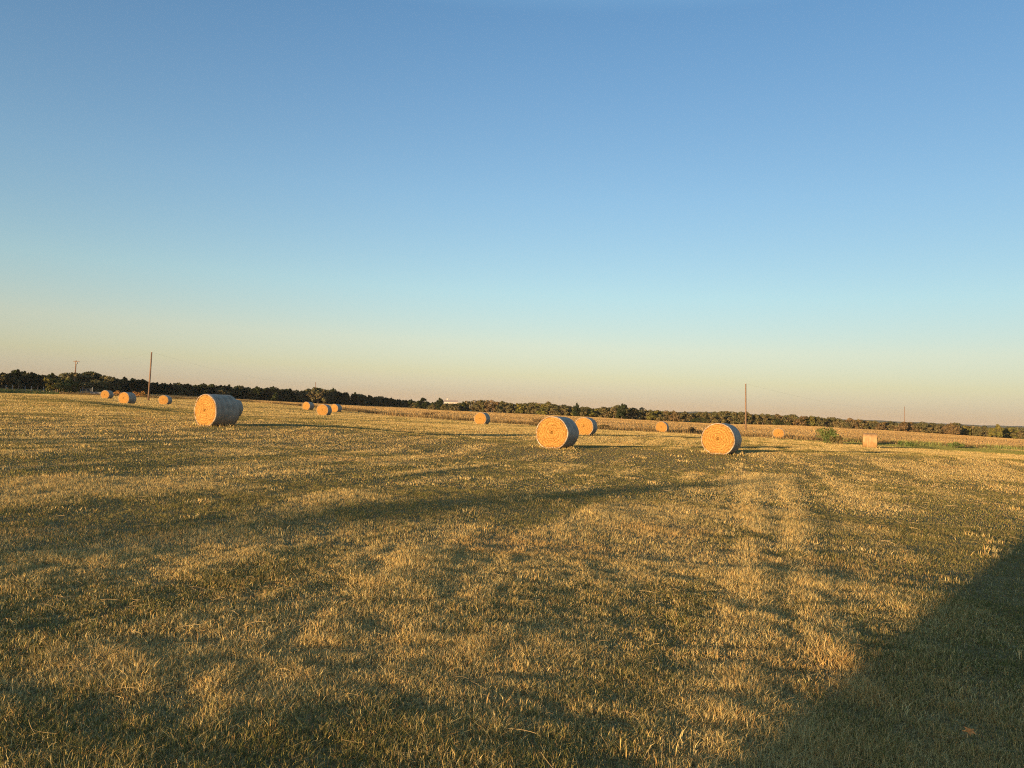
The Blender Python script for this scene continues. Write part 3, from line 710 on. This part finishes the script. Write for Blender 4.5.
# ------------------------------------------------------------------ poles, lines, fence, house, barn, leaf
def pole(px, base, top, d, rad, label, arm=False, lean_px=0.0):
    p = at(px, base, d); z = tz(p[0], p[1]); tp = at(px + lean_px, top, d); H = tp[2] - z
    root = empty('utility_pole', (p[0], p[1], z)); tag(root, label, 'utility pole', 'wooden utility poles')
    lx = tp[0] - p[0]
    MB().tube([(0, 0, -.3), (lx * .5, 0, H * .5), (lx, 0, H)], [rad, rad * .9, rad * .75], 10).build('shaft', M['pole'], root, True)
    MB().tube([(lx, 0, H + .003), (lx, 0, H + .12)], [rad * .3, rad * .22], 8).build('insulator', M['metal'], root)
    if arm:
        MB().box((lx + .25, -.02 - rad, H - .25), (1.7, .12, .14), bevel=.015).build('crossarm', M['pole'], root)
        MB().tube([(lx + .28, 0, H - .95), (lx + .28, 0, H - .4)], .17, 10).build('transformer', M['metal'], root, True)
        MB().tube([(-.2, -.1, H * .48), (-.9, -.3, H * .40), (-1.6, -.3, H * .36)], .04, 5).build('bracket', M['pole'], root)
    return np.array([p[0] + lx, p[1], z + H])
P150 = pole(148.3, 400.5, 352, 145, .17, 'bare wooden pole leaning right, tallest on the left of the field', lean_px=2.6)
P74 = pole(74, 391.5, 360.5, 215, .20, 'thinner wooden pole with crossbar and transformer before the dark wood', arm=True, lean_px=1.5)
P746 = pole(745.8, 430, 383.7, 151, .16, 'straight bare wooden pole right of centre above the large near bale', lean_px=.4)
P315 = pole(315.5, 402, 382, 330, .16, 'distant pole tip showing above the dark wood')
P905 = pole(904.8, 424, 406.5, 420, .18, 'thin pale far mast above the wood on the right')
POFF = np.array([-190.0, 212.0, 11.0])
def line(a, b, label, sag):
    pts = [Vector(a * (1 - t) + b * t) - Vector((0, 0, sag * 4 * t * (1 - t))) for t in np.linspace(0, 1, 17)]
    tag(MB().tube(pts, .005, 5).build('power_line', M['wire'], None, True), label, 'power line', 'power lines between the poles')
line(P74, P150, 'thin power line between the crossbar pole and the leaning pole', 1.0)
line(P150, P315, 'thin power line from the leaning pole to the far pole tip over the dark wood', 2.0)
line(P746, P905, 'thin power line from the bare right pole to the thin far mast', 2.5)

# fence and gate before the dark wood
def fence(px0, px1, d0, d1, n_, label):
    a = at(px0, 390, d0); b = at(px1, 390, d1); root = empty('wire_fence', (a[0], a[1], tz(a[0], a[1]))); tag(root, label, 'fence'); base = np.array(root.location); ends = []
    for i in range(n_):
        t = i / (n_ - 1); x, y = a[0] * (1 - t) + b[0] * t, a[1] * (1 - t) + b[1] * t; z = tz(x, y); r_ = .06 if i % 3 else .10
        hgt = 1.25 if i % 3 else 1.5
        MB().tube([(x - base[0], y - base[1], z - base[2] - .2), (x - base[0] + rng.normal(0, .03), y - base[1], z - base[2] + hgt)], r_, 6).build('post', M['metal'] if i % 3 else M['pole'], root)
        ends.append(np.array((x, y, z)) - base)
    for h_ in (.45, .85, 1.15):
        MB().tube([Vector(e) + Vector((0, 0, h_)) for e in ends], .008, 4).build('wire', M['wire'], root)
fence(-40, 80.5, 190, 200, 20, 'low post and wire fence in front of the dark wood at far left')
ga = at(82.5, 391, 196); gb = at(92.5, 391, 193); gz_ = tz(ga[0], ga[1])
gate = empty('farm_gate', (ga[0], ga[1], gz_), math.atan2(gb[1] - ga[1], gb[0] - ga[0])); tag(gate, 'grey metal farm gate standing at the end of the wire fence', 'gate')
GL = float(np.hypot(gb[0] - ga[0], gb[1] - ga[1]))
b = MB()
for h_ in (.25, .5, .75, 1.0, 1.3): b.tube([(0.07, 0, h_ + .1), (GL - .07, 0, h_ + .1)], .03, 6)
for q in (0.08, GL * .5, GL - .08): b.tube([(q, .035, .3), (q, .035, 1.45)], .025, 6)
b.build('gate_bars', M['dull'], gate)
for q in (0, GL): MB().tube([(q, 0, -.2), (q, 0, 1.7)], .09, 8).build('gate_post', M['dull'], gate)
tr = at(98.5, 392, 188); trz = tz(tr[0], tr[1]); trough = empty('water_trough', (tr[0], tr[1], trz), .1); tag(trough, 'long low grey metal trough between the gate and the farthest left bale', 'trough')
b = MB(); N_ = 20
prof_o = [(0.0, .0), (1.0, .0), (1.0, .66), (.95, .66), (.95, .08), (0, .08)]
rings = [[b.bm.verts.new((math.cos(2 * math.pi * q / N_) * s * 1.9, math.sin(2 * math.pi * q / N_) * s * .75, zz)) for q in range(N_)] for (s, zz) in prof_o[1:5]]
for A_, B_ in zip(rings, rings[1:]):
    for q in range(N_): b.bm.faces.new((A_[q], A_[(q + 1) % N_], B_[(q + 1) % N_], B_[q]))
b.bm.faces.new(rings[0]); b.bm.faces.new(rings[3])
b.build('basin', M['dull'], trough)
b = MB(); ro_ = [Vector((math.cos(2 * math.pi * q / 24) * 1.9, math.sin(2 * math.pi * q / 24) * .75, .69)) for q in range(25)]; b.tube(ro_, .028, 6, cap=False); b.build('rim', M['dull'], trough)

# far white house on the skyline
hp = at(451, 403.8, 430); hz = at(451, 406.4, 430)[2]
house = empty('farm_house', (hp[0], hp[1], hz - .0), .12); tag(house, 'small cream farm house on the skyline among the far trees', 'house')
b = MB(); w_, d_, h_ = 7.2, 5.2, 2.3
for s in (-1, 1):
    b.poly([(-w_ / 2, s * d_ / 2, -3), (w_ / 2, s * d_ / 2, -3), (w_ / 2, s * d_ / 2, h_), (-w_ / 2, s * d_ / 2, h_)])
    b.poly([(s * w_ / 2, -d_ / 2, -3), (s * w_ / 2, d_ / 2, -3), (s * w_ / 2, d_ / 2, h_), (s * w_ / 2, 0, h_ + 1.1), (s * w_ / 2, -d_ / 2, h_)])
b.build('wall', M['white_wall'], house)
b = MB()
for s in (-1, 1):
    rot = Matrix.Rotation(-s * math.atan2(1.1, d_ / 2), 3, 'X'); b.box((0, s * d_ * .26, h_ + .62), (w_ + .6, 3.1, .10), rot)
roof = b.build('roof', M['roof'], house)
MB().box((-2.2, 0, h_ + 1.35), (.6, .6, 1.3), bevel=.02).build('chimney', M['white_wall'], roof)
for q in (-2.2, 1.0, 2.4):
    f = MB().box((q, -d_ / 2 - .03, 1.25), (.95, .05, 1.1)).build('window', M['white_wall'], house); MB().box((q, -d_ / 2 - .065, 1.25), (.78, .02, .93)).build('pane', M['glass'], f)
f = MB().box((-.6, -d_ / 2 - .03, 1.0), (.95, .06, 2.0)).build('door', M['roof'], house); MB().box((-.28, -d_ / 2 - .08, 1.0), (.06, .04, .12)).build('handle', M['metal'], f)

# barn behind the photographer, whose straight edge of shade lies over the right foreground
t0_ = -21.0; c0 = SN * -1.50 + SD * t0_
barn = empty('barn', (c0[0], c0[1], tz(c0[0], c0[1]) - .1), -SUN_AZ); tag(barn, 'weathered board barn with a tin roof behind the photographer', 'barn')
W_, D_, H_ = 12.0, 7.0, 3.2                                       # local x: to the right of the sun's path, local y: along it
b = MB()
for y0 in (0, -D_):
    b.poly([(0, y0, 0), (W_, y0, 0), (W_, y0, H_), (0, y0, H_)])
for x0 in (0, W_):
    b.poly([(x0, 0, 0), (x0, -D_, 0), (x0, -D_, H_), (x0, -D_ / 2, H_ + 1.8), (x0, 0, H_)])
b.build('wall', M['barn'], barn)
b = MB()
for s in (-1, 1):
    rot = Matrix.Rotation(-s * math.atan2(1.8, D_ / 2), 3, 'X'); b.box((W_ / 2, -D_ / 2 + s * D_ * .26, H_ + .93), (W_ + .04, 4.15, .06), rot)
b.build('roof', M['tin'], barn)
f = MB().box((W_ / 2, .04, 1.35), (2.6, .06, 2.7)).build('door', M['pole'], barn); MB().box((W_ / 2 + 1.0, .10, 1.2), (.08, .06, .25)).build('handle', M['metal'], f)
f = MB().box((2.2, .04, 1.7), (1.0, .05, .9)).build('window', M['white_wall'], barn); MB().box((2.2, .072, 1.7), (.84, .012, .74)).build('pane', M['glass'], f)

# one orange leaf lying in the shade
_k = at(969.5, 731.5, 1.0)[2] - CAMH; lp = at(969.5, 731.5, (tz(2.3, 3.7) + .06 - CAMH) / _k); lz = tz(lp[0], lp[1])
leaf = empty('fallen_leaf', (lp[0], lp[1], lz + .06), .4); leaf.rotation_euler = (math.radians(14), math.radians(-10), .5); tag(leaf, 'small orange pointed leaf fallen on the shaded grass', 'leaf')
pts = []
for q in range(10):
    a = 2 * math.pi * q / 10; rr = (.040 if q % 2 == 0 else .019) * (1.1 if q in (0, 2) else .9); pts.append((math.cos(a) * rr, math.sin(a) * rr, .006 * (q % 2)))
bm = bmesh.new(); cv = bm.verts.new((0, 0, -.004)); vs = [bm.verts.new(p) for p in pts]
for q in range(10): bm.faces.new((cv, vs[q], vs[(q + 1) % 10]))
s_ = bmesh.ops.solidify(bm, geom=bm.faces[:], thickness=.0012)
me = bpy.data.meshes.new('blade'); bm.to_mesh(me); bm.free(); me.materials.append(M['dead_leaf']); o = bpy.data.objects.new('leaf_blade', me); COL.objects.link(o); o.parent = leaf
MB().tube([(-.01, 0, -.003), (-.03, -.008, .0), (-.05, -.02, -.004)], .0012, 5).build('stalk', M['dead_leaf'], leaf)

# the evening air over the fields
hm = bpy.data.materials.new('evening_haze'); hm.use_nodes = True; hn = hm.node_tree.nodes; hn.clear()
ho = hn.new('ShaderNodeOutputMaterial'); hv = hn.new('ShaderNodeVolumePrincipled'); hv.inputs['Color'].default_value = (.86, .88, .92, 1); hv.inputs['Density'].default_value = HAZE
hv.inputs['Anisotropy'].default_value = 0.0; hm.node_tree.links.new(hv.outputs[0], ho.inputs['Volume'])
zl = float(GZ.min()) - 1.0; b = MB(); b.box((0, 1100, (zl + 34) / 2), (11400, 9400, 34 - zl)); tag(b.build('haze', hm), 'thin evening haze over the fields', 'haze', kind='stuff')
